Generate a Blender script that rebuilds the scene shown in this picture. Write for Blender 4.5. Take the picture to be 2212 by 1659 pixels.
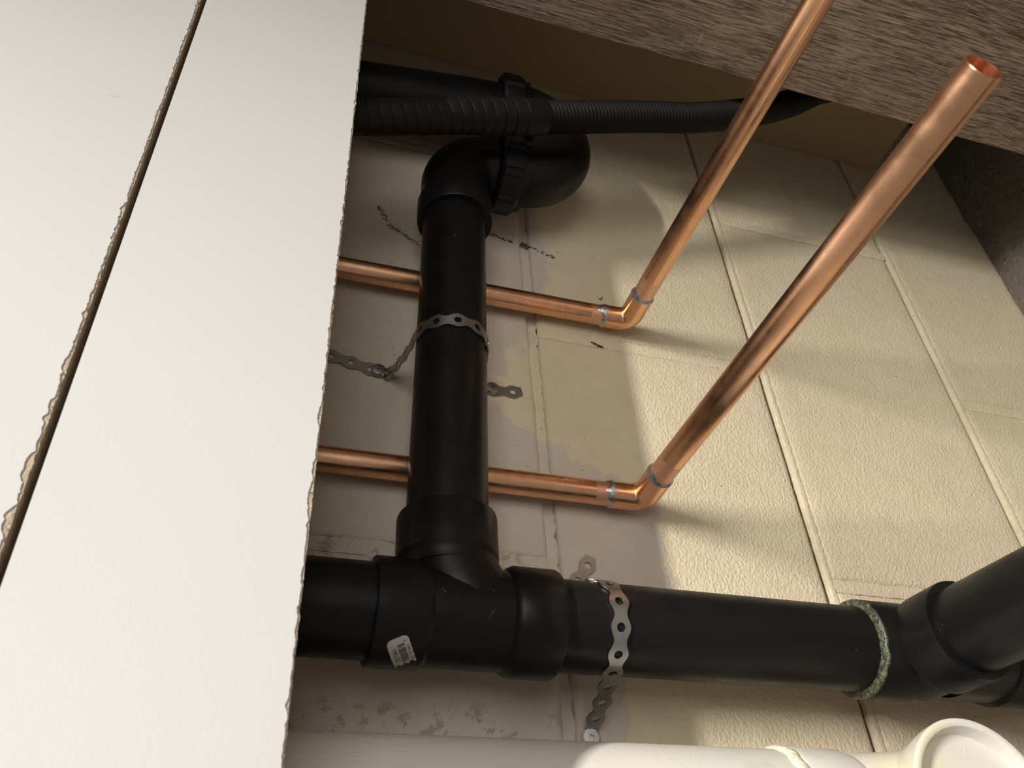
import bpy, bmesh, math, random
from mathutils import Vector, Matrix
from mathutils import noise as mnoise

scene = bpy.context.scene
for o in list(bpy.data.objects):
    bpy.data.objects.remove(o)

# ---------------------------------------------------------------- frame of the room
# u: along the block wall, v: downwards, n: into the wall (metres from the lens).
# World: X = u, Y = n, Z = height above the concrete floor.
CAM_H = 0.737
WALL = 0.452


def W(p):
    return Vector((p[0], p[2], CAM_H - p[1]))


# ---------------------------------------------------------------- camera
cd = bpy.data.cameras.new('camera')
cam = bpy.data.objects.new('camera', cd)
scene.collection.objects.link(cam)
ROT = ((-0.05338142, 0.95313578, -0.29779625),
       (-0.77516961, 0.14844348, 0.61406564),
       (0.62949384, 0.2636223, 0.73091777))
right = Vector((ROT[0][0], ROT[0][2], -ROT[0][1]))
up = -Vector((ROT[1][0], ROT[1][2], -ROT[1][1]))
back = -Vector((ROT[2][0], ROT[2][2], -ROT[2][1]))
cam.matrix_world = Matrix(((right.x, up.x, back.x, 0), (right.y, up.y, back.y, 0),
                           (right.z, up.z, back.z, CAM_H), (0, 0, 0, 1)))
cd.sensor_fit = 'HORIZONTAL'
cd.sensor_width = 36.0
cd.lens = 1837.47 / 2212.0 * 36.0
cd.clip_start = 0.005
cd.dof.use_dof = True
cd.dof.focus_distance = 0.52
cd.dof.aperture_fstop = 22.0
scene.camera = cam

# ---------------------------------------------------------------- world and lamps
world = bpy.data.worlds.new('room_light')
scene.world = world
world.use_nodes = True
bgn = world.node_tree.nodes['Background']
bgn.inputs['Color'].default_value = (1.0, 0.94, 0.86, 1)
bgn.inputs['Strength'].default_value = 0.24


def area(name, loc, target, sx, sy, power, col, xdir=None):
    ld = bpy.data.lights.new(name, 'AREA')
    ld.shape = 'RECTANGLE'
    ld.size, ld.size_y = sx, sy
    ld.energy = power
    ld.color = col
    o = bpy.data.objects.new(name, ld)
    scene.collection.objects.link(o)
    z = (Vector(loc) - Vector(target)).normalized()
    x = Vector(xdir)
    x = (x - z * x.dot(z)).normalized()
    y = z.cross(x)
    o.matrix_world = Matrix(((x.x, y.x, z.x, loc[0]), (x.y, y.y, z.y, loc[1]),
                             (x.z, y.z, z.z, loc[2]), (0, 0, 0, 1)))
    return o


# a long ceiling lamp far out in the room, running parallel to the wall
LDIST = 7.0
lt = W((0.40, 0.40, 0.45))
ldir = Vector((0.0, -1.0, 1.53)).normalized()
lp = lt + ldir * LDIST
area('ceiling_batten', (1.32, lp.y, lp.z), (0.60, lt.y, lt.z), 3.0, 0.16, 800.0,
     (1.0, 0.955, 0.89), (1, 0, 0))
# broad soft fill lamp, added in front to lift the wood and shaded wall
area('front_fill', (0.30, -1.45, CAM_H + 0.45), (0.25, 0.30, CAM_H - 0.25), 1.1, 0.8, 11.5,
     (1.0, 0.965, 0.91), (1, 0, 0))

scene.view_settings.view_transform = 'Standard'
scene.view_settings.look = 'None'
scene.view_settings.exposure = 0.0
scene.view_settings.gamma = 1.0
scene.view_settings.use_curve_mapping = False
scene.cycles.max_bounces = 8
scene.cycles.diffuse_bounces = 4

# ---------------------------------------------------------------- node helpers


class Mat:
    def __init__(self, name):
        self.m = bpy.data.materials.new(name)
        self.m.use_nodes = True
        self.t = self.m.node_tree
        self.b = self.t.nodes['Principled BSDF']
        self._pos = None

    def node(self, kind, **kw):
        n = self.t.nodes.new(kind)
        for k, v in kw.items():
            setattr(n, k, v)
        return n

    def link(self, a, b):
        self.t.links.new(a, b)

    def put(self, sock, val):
        if hasattr(val, 'links') or hasattr(val, 'is_linked'):
            self.link(val, sock)
        else:
            sock.default_value = val

    def pos(self):
        if self._pos is None:
            self._pos = self.node('ShaderNodeNewGeometry').outputs['Position']
        return self._pos

    def sep(self, vec=None):
        n = self.node('ShaderNodeSeparateXYZ')
        self.link(vec or self.pos(), n.inputs[0])
        return n.outputs

    def scaled(self, s, vec=None):
        n = self.node('ShaderNodeVectorMath', operation='MULTIPLY')
        self.link(vec or self.pos(), n.inputs[0])
        n.inputs[1].default_value = s
        return n.outputs[0]

    def noise(self, scale, detail=3.0, rough=0.55, vec=None, dist=0.0):
        n = self.node('ShaderNodeTexNoise')
        self.link(vec or self.pos(), n.inputs['Vector'])
        n.inputs['Scale'].default_value = scale
        n.inputs['Detail'].default_value = detail
        n.inputs['Roughness'].default_value = rough
        n.inputs['Distortion'].default_value = dist
        return n.outputs['Fac']

    def voronoi(self, scale, vec=None, feature='F1'):
        n = self.node('ShaderNodeTexVoronoi', feature=feature)
        self.link(vec or self.pos(), n.inputs['Vector'])
        n.inputs['Scale'].default_value = scale
        return n.outputs['Distance']

    def math(self, op, a, b=0.0, c=None, clamp=False):
        n = self.node('ShaderNodeMath', operation=op, use_clamp=clamp)
        self.put(n.inputs[0], a)
        self.put(n.inputs[1], b)
        if c is not None:
            self.put(n.inputs[2], c)
        return n.outputs[0]

    def ramp(self, fac, a, b, lo=0.0, hi=1.0):
        n = self.node('ShaderNodeMapRange', interpolation_type='SMOOTHSTEP')
        self.put(n.inputs['Value'], fac)
        n.inputs['From Min'].default_value = a
        n.inputs['From Max'].default_value = b
        n.inputs['To Min'].default_value = lo
        n.inputs['To Max'].default_value = hi
        return n.outputs['Result']

    def mix(self, fac, a, b):
        n = self.node('ShaderNodeMix', data_type='RGBA')
        self.put(n.inputs[0], fac)
        for s, v in ((n.inputs[6], a), (n.inputs[7], b)):
            if isinstance(v, tuple):
                s.default_value = (*v, 1)
            else:
                self.link(v, s)
        return n.outputs[2]

    def bump(self, h, strength, dist):
        n = self.node('ShaderNodeBump')
        n.inputs['Strength'].default_value = strength
        n.inputs['Distance'].default_value = dist
        self.link(h, n.inputs['Height'])
        self.link(n.outputs[0], self.b.inputs['Normal'])

    def base(self, c):
        s = self.b.inputs['Base Color']
        if isinstance(c, tuple):
            s.default_value = (*c, 1)
        else:
            self.link(c, s)

    def rough(self, r):
        self.put(self.b.inputs['Roughness'], r)

    def set(self, **kw):
        for k, v in kw.items():
            self.b.inputs[k].default_value = v


def region(m, coord, pts):
    """a float curve over a coordinate, for stains with a shape of their own"""
    n = m.node('ShaderNodeFloatCurve')
    lo, hi = pts[0][0], pts[-1][0]
    ys = [p[1] for p in pts]
    m.link(m.math('DIVIDE', m.math('SUBTRACT', coord, lo), hi - lo, clamp=True), n.inputs['Value'])
    cv = n.mapping.curves[0]
    while len(cv.points) > 2:
        cv.points.remove(cv.points[1])
    cv.points[0].location = (0, ys[0])
    cv.points[1].location = (1, ys[-1])
    for x, y in pts[1:-1]:
        cv.points.new((x - lo) / (hi - lo), y)
    n.mapping.update()
    return n.outputs[0]


# ---------------------------------------------------------------- materials
def wall_material(name, mortar=False):
    m = Mat(name)
    X, Y, Z = m.sep()
    v = m.math('SUBTRACT', CAM_H, Z)
    big = m.noise(16, 3)
    wig = m.math('MULTIPLY', m.math('SUBTRACT', m.noise(48, 5, 0.65), 0.5), 0.075)
    edge = region(m, X, [(0.0, 0.235), (0.19, 0.225), (0.215, 0.25), (0.25, 0.262), (0.30, 0.262),
                         (0.325, 0.215), (0.345, 0.180), (0.37, 0.150), (0.43, 0.172), (0.47, 0.196),
                         (0.55, 0.206), (0.60, 0.20), (0.9, 0.19)])
    d = m.math('SUBTRACT', edge, m.math('ADD', v, wig))
    white = m.ramp(d, -0.003, 0.004)
    cream = m.mix(big, (0.68, 0.585, 0.41), (0.77, 0.68, 0.505))
    pale = m.mix(big, (0.59, 0.52, 0.44), (0.65, 0.58, 0.50))
    tan_d = m.math('MULTIPLY', m.ramp(v, 0.31, 0.40), m.ramp(X, 0.30, 0.20))
    cream = m.mix(m.math('MULTIPLY', tan_d, 0.55), cream, (0.64, 0.53, 0.41))
    col = m.mix(white, cream, pale)
    # worn grey-brown flakes low down by the white pipe and along the mortar beside the tee
    fl = m.ramp(m.noise(110, 5, 0.7), 0.54, 0.60)
    zone = m.math('MULTIPLY', m.ramp(X, 0.161, 0.151), m.math('MULTIPLY', m.ramp(X, 0.125, 0.138), m.ramp(v, 0.19, 0.165)))
    zone2 = m.math('MULTIPLY', m.math('MULTIPLY', m.ramp(X, 0.256, 0.247), m.ramp(X, 0.228, 0.238)), m.ramp(v, 0.185, 0.15))
    zz = m.math('MAXIMUM', zone, zone2)
    col = m.mix(m.math('MULTIPLY', m.math('MULTIPLY', fl, zz), 0.6), col, (0.27, 0.225, 0.17))
    # tiny pits
    pit = m.math('MULTIPLY', m.ramp(m.voronoi(120), 0.10, 0.05), m.ramp(m.noise(25, 2), 0.56, 0.62))
    col = m.mix(m.math('MULTIPLY', pit, 0.75), col, (0.16, 0.12, 0.08))
    grime = m.ramp(m.noise(60, 6, 0.7), 0.35, 0.75)
    col = m.mix(m.math('MULTIPLY', grime, 0.16), col, (0.42, 0.34, 0.22))
    m.base(col)
    m.rough(0.62)
    m.set(**{'Specular IOR Level': 0.3})
    sp = m.scaled((1.0, 1.0, 1.35))
    h1 = m.noise(380, 3, 0.55, vec=sp)
    h2 = m.noise(120, 3, 0.5)
    h3 = m.noise(700, 2, 0.5)
    amp = m.math('ADD', m.math('MULTIPLY', m.ramp(v, 0.21, 0.30), 0.65), 0.35)
    h = m.math('ADD', m.math('MULTIPLY', m.ramp(h1, 0.25, 0.75), 1.0), m.math('ADD', m.math('MULTIPLY', h2, 0.8), m.math('MULTIPLY', h3, 0.35)))
    h = m.math('SUBTRACT', m.math('MULTIPLY', h, amp), m.math('MULTIPLY', pit, 0.8))
    m.bump(h, 0.50, 0.0010 if not mortar else 0.0007)
    return m.m


M_WALL = wall_material('painted_block')
M_MORTAR = wall_material('painted_mortar', True)

m = Mat('grey_concrete')
c = m.mix(m.noise(30, 6, 0.7), (0.12, 0.10, 0.078), (0.33, 0.285, 0.235))
c = m.mix(m.ramp(m.noise(160, 3, 0.6), 0.6, 0.72), c, (0.46, 0.43, 0.38))
c = m.mix(m.ramp(m.noise(140, 3, 0.6, vec=m.scaled((1.1, 1.1, 1.1))), 0.38, 0.28), c, (0.05, 0.04, 0.03))
m.base(c)
m.rough(0.85)
m.bump(m.noise(120, 6, 0.7), 0.9, 0.006)
M_CONC = m.m

m = Mat('white_melamine')
n1 = m.noise(900, 2, 0.5)
X, Y, Z = m.sep()
sx = m.math('DIVIDE', m.math('SUBTRACT', X, 0.3987), 0.0017)
sz = m.math('DIVIDE', m.math('SUBTRACT', Z, CAM_H + 0.1014), 0.0040)
rr = m.math('ADD', m.math('MULTIPLY', sx, sx), m.math('MULTIPLY', sz, sz))
sm = m.math('MULTIPLY', m.ramp(rr, 1.0, 0.3), m.ramp(m.noise(700, 3), 0.42, 0.55))
c = m.mix(m.math('MULTIPLY', sm, 0.7), m.mix(m.noise(8, 2), (0.545, 0.542, 0.535), (0.57, 0.568, 0.562)), (0.52, 0.44, 0.33))
m.base(c)
m.rough(0.42)
m.bump(n1, 0.12, 0.0004)
M_WHITE = m.m

m = Mat('raw_chipboard')
c = m.mix(m.noise(420, 4, 0.7), (0.30, 0.235, 0.165), (0.62, 0.53, 0.40))
c = m.mix(m.ramp(m.noise(800, 2), 0.62, 0.7), c, (0.15, 0.10, 0.06))
m.base(c)
m.rough(0.9)
m.bump(m.noise(500, 4, 0.7), 0.8, 0.002)
M_CHIP = m.m


def wood_material():
    m = Mat('taupe_oak_laminate')
    X, Y, Z = m.sep()
    warp = m.math('MULTIPLY', m.math('SUBTRACT', m.noise(6, 2), 0.5), 0.012)
    cmb = m.node('ShaderNodeCombineXYZ')
    m.link(X, cmb.inputs[0])
    m.link(m.math('ADD', Y, warp), cmb.inputs[1])
    m.link(Z, cmb.inputs[2])
    p = cmb.outputs[0]
    fine = m.noise(1.0, 3, 0.6, vec=m.scaled((1, 1500, 85), p))
    fine2 = m.noise(1.0, 3, 0.6, vec=m.scaled((1, 950, 34), p))
    band = m.noise(1.0, 3, 0.5, vec=m.scaled((1, 38, 5), p))
    pore = m.ramp(m.noise(1.0, 2, 0.5, vec=m.scaled((1, 850, 48), m.scaled((1, 1, 1.01), p))), 0.60, 0.70)
    c = m.mix(m.ramp(band, 0.3, 0.7), (0.36, 0.27, 0.20), (0.48, 0.38, 0.29))
    c = m.mix(m.ramp(fine2, 0.35, 0.68), (0.12, 0.08, 0.055), c)
    c = m.mix(m.math('MULTIPLY', m.ramp(fine, 0.50, 0.68), 0.65), c, (0.56, 0.47, 0.37))
    c = m.mix(m.math('MULTIPLY', pore, 0.75), c, (0.055, 0.035, 0.024))
    # pale saw marks across the grain
    saw = m.noise(1.0, 2, 0.5, vec=m.scaled((1, 26, 250), p))
    sawz = m.ramp(m.noise(1.0, 2, 0.5, vec=m.scaled((1, 34, 16), m.scaled((1, 1, 1.13), p))), 0.56, 0.66)
    sm = m.math('MULTIPLY', m.ramp(saw, 0.60, 0.68), sawz)
    c = m.mix(m.math('MULTIPLY', sm, 0.4), c, (0.62, 0.54, 0.44))
    m.base(c)
    m.rough(0.5)
    m.set(**{'Specular IOR Level': 0.25})
    m.bump(m.math('SUBTRACT', fine2, pore), 0.25, 0.0006)
    return m.m


M_WOOD = wood_material()

m = Mat('brown_hardboard')
c = m.mix(m.noise(300, 4, 0.7), (0.36, 0.255, 0.135), (0.43, 0.31, 0.175))
c = m.mix(m.ramp(m.voronoi(150), 0.13, 0.06), c, (0.27, 0.19, 0.10))
m.base(c)
m.rough(0.7)
M_BOARD = m.m


def black_material(name, dust=0.3, seed=0.0):
    m = Mat(name)
    off = m.node('ShaderNodeVectorMath', operation='ADD')
    m.link(m.pos(), off.inputs[0])
    off.inputs[1].default_value = (seed, seed * 0.7, seed * 1.3)
    p = off.outputs[0]
    sc = m.ramp(m.noise(1.0, 3, 0.6, vec=m.scaled((160, 420, 900), p)), 0.70, 0.76)
    sc2 = m.ramp(m.noise(650, 2, 0.5, vec=p), 0.735, 0.77)
    patch = m.ramp(m.noise(22, 3, 0.6, vec=p), 0.52, 0.68)
    f = m.math('MULTIPLY', m.math('MAXIMUM', sc, sc2), m.math('ADD', m.math('MULTIPLY', patch, 0.8), 0.1))
    c = m.mix(m.math('MULTIPLY', f, dust), m.mix(m.noise(14, 3, vec=p), (0.0055, 0.0054, 0.0056), (0.0085, 0.0083, 0.0085)), (0.25, 0.23, 0.20))
    m.base(c)
    m.rough(m.ramp(m.noise(40, 4, 0.6, vec=p), 0.3, 0.7, 0.30, 0.46))
    m.set(**{'Specular IOR Level': 0.23})
    m.bump(m.noise(60, 2, vec=p), 0.06, 0.002)
    return m.m


M_ABS = black_material('black_plastic', 0.45)
M_ABS2 = black_material('black_plastic_fitting', 0.3, 3.1)
m = Mat('black_rubber')
m.base(m.mix(m.noise(90, 4), (0.0045, 0.0042, 0.004), (0.009, 0.008, 0.0075)))
m.rough(0.58)
m.set(**{'Specular IOR Level': 0.22})
M_RUB = m.m


def copper_material(name, sanded=False):
    m = Mat(name)
    st = m.noise(1.0, 4, 0.6, vec=m.scaled((150, 5, 150)))
    bl = m.noise(26, 4, 0.6)
    c = m.mix(m.ramp(st, 0.35, 0.68), (0.80, 0.44, 0.26), (0.86, 0.51, 0.315))
    c = m.mix(m.math('MULTIPLY', m.ramp(bl, 0.5, 0.75), 0.35), c, (0.72, 0.45, 0.26))
    c = m.mix(m.math('MULTIPLY', m.ramp(m.noise(500, 3), 0.66, 0.72), 0.5), c, (0.86, 0.60, 0.42))
    m.set(Metallic=1.0)
    if sanded:
        c = m.mix(0.7, c, (0.86, 0.47, 0.34))
        ring = m.noise(1.0, 3, 0.7, vec=m.scaled((60, 1900, 60)))
        m.base(m.mix(m.math('MULTIPLY', ring, 0.4), c, (0.95, 0.66, 0.5)))
        m.rough(0.42)
        m.bump(ring, 0.5, 0.0006)
    else:
        m.base(c)
        m.rough(m.ramp(m.noise(70, 4, 0.6), 0.35, 0.7, 0.25, 0.34))
    return m.m


M_CU = copper_material('copper')
M_CU_S = copper_material('sanded_copper', True)
m = Mat('solder')
m.base(m.mix(m.noise(300, 3), (0.42, 0.41, 0.38), (0.72, 0.71, 0.68)))
m.set(Metallic=1.0)
m.rough(0.33)
m.bump(m.noise(380, 3), 0.4, 0.001)
M_SOLDER = m.m


def galv_material(name, a, b, r):
    m = Mat(name)
    m.base(m.mix(m.noise(120, 4, 0.6), a, b))
    m.set(Metallic=1.0)
    m.rough(r)
    m.bump(m.noise(260, 3), 0.08, 0.0006)
    return m.m


M_GALV = galv_material('galvanised_steel', (0.31, 0.31, 0.305), (0.46, 0.46, 0.45), 0.38)
M_SCREW = galv_material('screw_steel', (0.30, 0.295, 0.285), (0.44, 0.43, 0.42), 0.34)


M_SCREW_B = galv_material('bright_screw_steel', (0.62, 0.62, 0.60), (0.78, 0.78, 0.76), 0.5)
M_SCREW_B.node_tree.nodes['Principled BSDF'].inputs['Metallic'].default_value = 0.35


def pvc_material(name, stain):
    m = Mat(name)
    X, Y, Z = m.sep()
    v = m.math('SUBTRACT', CAM_H, Z)
    c = m.mix(m.noise(20, 4), (0.66, 0.625, 0.56), (0.73, 0.70, 0.64))
    gz = m.ramp(m.noise(40, 4, 0.6), 0.52, 0.62)
    zone = m.math('MULTIPLY', m.ramp(v, 0.23, 0.255), m.ramp(v, 0.32, 0.285))
    c = m.mix(m.math('MULTIPLY', m.math('MULTIPLY', gz, zone), 0.5), c, (0.52, 0.57, 0.42))
    if stain:
        yz = m.math('MULTIPLY', m.ramp(v, 0.312, 0.324), m.ramp(m.noise(55, 5, 0.7), 0.36, 0.52))
        yz = m.math('MULTIPLY', yz, m.ramp(v, 0.362, 0.344))
        c = m.mix(m.math('MULTIPLY', yz, 0.55), c, (0.74, 0.67, 0.44))
    brush = m.ramp(m.noise(1.0, 4, 0.6, vec=m.scaled((420, 420, 40))), 0.6, 0.75)
    c = m.mix(m.math('MULTIPLY', brush, 0.3), c, (0.42, 0.36, 0.28))
    m.base(c)
    m.rough(0.45)
    h = m.math('ADD', m.noise(35, 2), m.ramp(m.noise(260, 2), 0.66, 0.72))
    m.bump(h, 0.22, 0.0011)
    return m.m


M_PVC = pvc_material('painted_pvc', False)
M_PVC_T = pvc_material('painted_pvc_fitting', True)
m = Mat('dried_primer')
m.base(m.mix(m.noise(200, 4), (0.70, 0.66, 0.46), (0.80, 0.78, 0.62)))
m.rough(0.6)
m.bump(m.noise(300, 4), 0.8, 0.002)
M_PRIMER = m.m
m = Mat('green_cement')
m.base(m.mix(m.ramp(m.noise(420, 5, 0.75), 0.40, 0.70), (0.024, 0.028, 0.016), (0.15, 0.165, 0.10)))
m.rough(0.3)
m.bump(m.noise(350, 3), 0.7, 0.0015)
M_GREEN = m.m
m = Mat('sticker_paper')
m.base(m.mix(m.noise(150, 3), (0.40, 0.375, 0.35), (0.46, 0.435, 0.41)))
m.rough(0.5)
M_PAPER = m.m
m = Mat('black_ink')
m.base(m.mix(m.noise(400, 2), (0.02, 0.018, 0.018), (0.05, 0.045, 0.045)))
m.rough(0.6)
M_INK = m.m
m = Mat('dark_scuff')
m.base(m.mix(m.noise(400, 2), (0.10, 0.085, 0.07), (0.19, 0.16, 0.13)))
m.rough(0.9)
M_SCUFF = m.m

# ---------------------------------------------------------------- object helpers


def make(name, verts, faces, mat, parent=None, smooth=True, angle=35, uvn=True):
    """link one mesh object; verts in (u, v, n), stored relative to the thing's base"""
    if uvn:
        verts = [W(p) for p in verts]
    off = Vector((0, 0, 0))
    q = parent
    while q is not None:
        off += q.location
        q = q.parent
    me = bpy.data.meshes.new(name)
    me.from_pydata([tuple(Vector(p) - off) for p in verts], [], faces)
    bm = bmesh.new()
    bm.from_mesh(me)
    bmesh.ops.recalc_face_normals(bm, faces=bm.faces)
    bm.to_mesh(me)
    bm.free()
    me.materials.append(mat)
    if smooth:
        me.shade_smooth()
        me.set_sharp_from_angle(angle=math.radians(angle))
    o = bpy.data.objects.new(name, me)
    scene.collection.objects.link(o)
    if parent is not None:
        o.parent = parent
    return o


def thing(name, label, cat, base, group=None):
    o = bpy.data.objects.new(name, None)
    o.empty_display_size = 0.02
    scene.collection.objects.link(o)
    o.location = W(base)
    o['label'] = label
    o['category'] = cat
    if group:
        o['group'] = group
    return o


class MB:
    def __init__(self):
        self.v, self.f = [], []

    def add(self, verts, faces):
        k = len(self.v)
        self.v += [Vector(p) for p in verts]
        self.f += [tuple(i + k for i in f) for f in faces]
        return self

    def box(self, lo, hi):
        (a, b, c), (d, e, f) = lo, hi
        vs = [(a, b, c), (d, b, c), (d, e, c), (a, e, c), (a, b, f), (d, b, f), (d, e, f), (a, e, f)]
        return self.add(vs, [(0, 1, 2, 3), (7, 6, 5, 4), (0, 4, 5, 1), (1, 5, 6, 2), (2, 6, 7, 3), (3, 7, 4, 0)])

    def tube(self, path, radii, seg=40, cap0=True, cap1=True, ref=None, wob=None):
        path = [Vector(p) for p in path]
        n = len(path)
        if not hasattr(radii, '__len__'):
            radii = [radii] * n
        tang = []
        for i in range(n):
            a = path[max(i - 1, 0)]
            b = path[min(i + 1, n - 1)]
            j, k = i, i
            while (b - a).length < 1e-7 and (j > 0 or k < n - 1):
                j, k = max(j - 1, 0), min(k + 1, n - 1)
                a, b = path[j], path[k]
            tang.append((b - a).normalized())
        x = Vector(ref) if ref else (Vector((0, 0, 1)) if abs(tang[0].z) < 0.9 else Vector((1, 0, 0)))
        vs, fs = [], []
        for i in range(n):
            t = tang[i]
            x = (x - t * x.dot(t)).normalized()
            y = t.cross(x)
            for s in range(seg):
                a = 2 * math.pi * s / seg
                r = radii[i]
                if wob:
                    r = wob(i, a, r)
                vs.append(path[i] + x * (r * math.cos(a)) + y * (r * math.sin(a)))
        for i in range(n - 1):
            for s in range(seg):
                s2 = (s + 1) % seg
                fs.append((i * seg + s, i * seg + s2, (i + 1) * seg + s2, (i + 1) * seg + s))
        if cap0:
            fs.append(tuple(range(seg - 1, -1, -1)))
        if cap1:
            fs.append(tuple((n - 1) * seg + s for s in range(seg)))
        return self.add(vs, fs)

    def rev(self, origin, axis, prof, seg=48, closed=False, ref=None):
        """surface of revolution: prof = [(along, radius), ...]"""
        o, a = Vector(origin), Vector(axis).normalized()
        x = Vector(ref) if ref else (Vector((0, 0, 1)) if abs(a.z) < 0.9 else Vector((1, 0, 0)))
        x = (x - a * x.dot(a)).normalized()
        y = a.cross(x)
        vs, fs = [], []
        n = len(prof)
        for d, r in prof:
            for s in range(seg):
                t = 2 * math.pi * s / seg
                vs.append(o + a * d + x * (r * math.cos(t)) + y * (r * math.sin(t)))
        for i in range(n if closed else n - 1):
            j = (i + 1) % n
            for s in range(seg):
                s2 = (s + 1) % seg
                fs.append((i * seg + s, i * seg + s2, j * seg + s2, j * seg + s))
        if not closed:
            if prof[0][1] > 1e-6:
                fs.append(tuple(range(seg - 1, -1, -1)))
            if prof[-1][1] > 1e-6:
                fs.append(tuple((n - 1) * seg + s for s in range(seg)))
        return self.add(vs, fs)

    def build(self, name, mat, parent=None, **kw):
        return make(name, self.v, self.f, mat, parent, **kw)


def arc(c, a, b, r, a0, a1, n):
    c, a, b = Vector(c), Vector(a), Vector(b)
    return [c + a * (r * math.cos(a0 + (a1 - a0) * i / n)) + b * (r * math.sin(a0 + (a1 - a0) * i / n)) for i in range(n + 1)]


def catmull(pts, per=10):
    pts = [Vector(p) for p in pts]
    P = [pts[0] * 2 - pts[1]] + pts + [pts[-1] * 2 - pts[-2]]
    out = []
    for i in range(1, len(P) - 2):
        for k in range(per):
            t = k / per
            a, b, c, d = P[i - 1], P[i], P[i + 1], P[i + 2]
            out.append(0.5 * (2 * b + (c - a) * t + (2 * a - 5 * b + 4 * c - d) * t * t + (3 * b - a - 3 * c + d) * t ** 3))
    out.append(pts[-1])
    return out


# ================================================================ SETTING
rng = random.Random(7)
# ---- block wall: backing, one object per block, mortar joints
wall = bpy.data.objects.new('wall_back', None)
scene.collection.objects.link(wall)
wall.location = (0, 0, 0)
wall.empty_display_size = 0.05
wall['kind'] = 'structure'
wall['label'] = 'cream painted concrete block wall behind the pipes'
MB().box((-0.9, -0.75, WALL + 0.008), (1.9, 0.76, WALL + 0.10)).build('wall_core', M_MORTAR, wall, smooth=False)

BEDS = [-0.427, -0.2255, -0.0235, 0.1795, 0.3824, 0.5838, 0.745]     # left (upper) edge of each bed joint
JW = 0.0075
HEADS = {0: [0.62, 0.217], 1: [0.447, 0.043], 2: [0.650, 0.2465], 3: [0.447, 0.041], 4: [0.641, 0.252], 5: [0.4485, 0.045]}


def n3(x, y, z, s):
    return mnoise.noise(Vector((x * s, y * s, z * s)))


def block(u0, u1, v0, v1, crack):
    """one block: front face grid with rounded, slightly uneven edges and real depth"""
    nu, nv = 26, 14
    us = [u0 + (u1 - u0) * i / nu for i in range(nu + 1)]
    vs_ = [v0 + (v1 - v0) * i / nv for i in range(nv + 1)]
    us[1:1] = [u0 + 0.0012, u0 + 0.004]
    us[-1:-1] = [u1 - 0.004, u1 - 0.0012]
    vs_[1:1] = [v0 + 0.0012, v0 + 0.004]
    vs_[-1:-1] = [v1 - 0.004, v1 - 0.0012]
    V, F = [], []
    A, B = len(us), len(vs_)
    for i, u in enumerate(us):
        for j, v in enumerate(vs_):
            d = min(u - u0, u1 - u, v - v0, v1 - v)
            n = WALL + 0.0004 * n3(u, v, 0, 30)
            if d < 1e-6:
                n += 0.0022
            elif d < 0.002:
                n += 0.0006
            uu = u + (0.0011 * n3(u, v, 3, 90) if i in (0, A - 1) else 0)
            vv = v + (0.0011 * n3(u, v, 5, 90) if j in (0, B - 1) else 0)
            V.append((uu, vv, n))
    for i in range(A - 1):
        for j in range(B - 1):
            a = i * B + j
            F.append((a, a + 1, a + B + 1, a + B))
    ring = [i * B for i in range(A)] + [(A - 1) * B + j for j in range(1, B)] + \
           [i * B + B - 1 for i in range(A - 2, -1, -1)] + [j for j in range(B - 2, 0, -1)]
    k = len(V)
    V += [(V[i][0], V[i][1], WALL + 0.012) for i in ring]
    L = len(ring)
    for i in range(L):
        j = (i + 1) % L
        F.append((ring[i], ring[j], k + j, k + i))
    make('block', V, F, M_WALL, wall, angle=60)


for r in range(6):
    v0 = BEDS[r] + JW
    v1 = BEDS[r + 1]
    hs = sorted(HEADS[r])
    hs = [h for h in [hs[0] - 0.4045] + hs + [hs[-1] + 0.4045, hs[-1] + 0.809]]
    for a, b in zip(hs[:-1], hs[1:]):
        if a > 1.35 or b < -0.45:
            continue
        block(a + 0.0045, b - 0.0045, v0, v1, r)


def strip(name, p0, p1, lat, w0, w1, rise, crack, seed, step=0.0025):
    """mortar joint: ribbon from p0 to p1 with its own section and ragged edges"""
    p0, p1, lat = Vector(p0), Vector(p1), Vector(lat)
    L = (p1 - p0).length
    n = int(L / step)
    V, F = [], []
    for i in range(n + 1):
        t = i / n
        c = p0.lerp(p1, t)
        s = t * L
        e0 = w0 + 0.0007 * n3(s, seed, 0, 140)
        e1 = w1 + 0.0016 * n3(s, seed, 9, 110) + 0.0012 * n3(s, seed, 4, 330)
        if crack:
            e0 += 0.0020
        prof = [(e0, 0.004), (e0 + 0.0004, 0.0008 - rise), (e0 + (e1 - e0) * 0.3, -rise + 0.0003 * n3(s, seed, 2, 120)),
                (e0 + (e1 - e0) * 0.7, -rise * 0.9 + 0.0003 * n3(s, seed, 6, 120)), (e1 - 0.0005, 0.0002 - rise * 0.6), (e1, 0.004)]
        for a, d in prof:
            q = c + lat * a
            V.append((q.x, q.y, WALL + d))
    for i in range(n):
        for k in range(5):
            a = i * 6 + k
            F.append((a, a + 1, a + 7, a + 6))
    return make(name, V, F, M_MORTAR, wall, angle=50)


strip('mortar_joint', (-0.4, BEDS[4], 0), (1.35, BEDS[4], 0), (0, 1, 0), 0.0006, 0.0088, 0.0004, True, 1.3)
strip('mortar_joint', (-0.4, BEDS[5], 0), (1.35, BEDS[5], 0), (0, 1, 0), 0.0006, 0.0095, 0.0004, True, 2.9)
for k in (0, 1, 2, 6):
    strip('mortar_joint', (-0.4, BEDS[k], 0), (1.35, BEDS[k], 0), (0, 1, 0), -0.0002, 0.0080, -0.0012, False, 5 + k)
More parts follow.
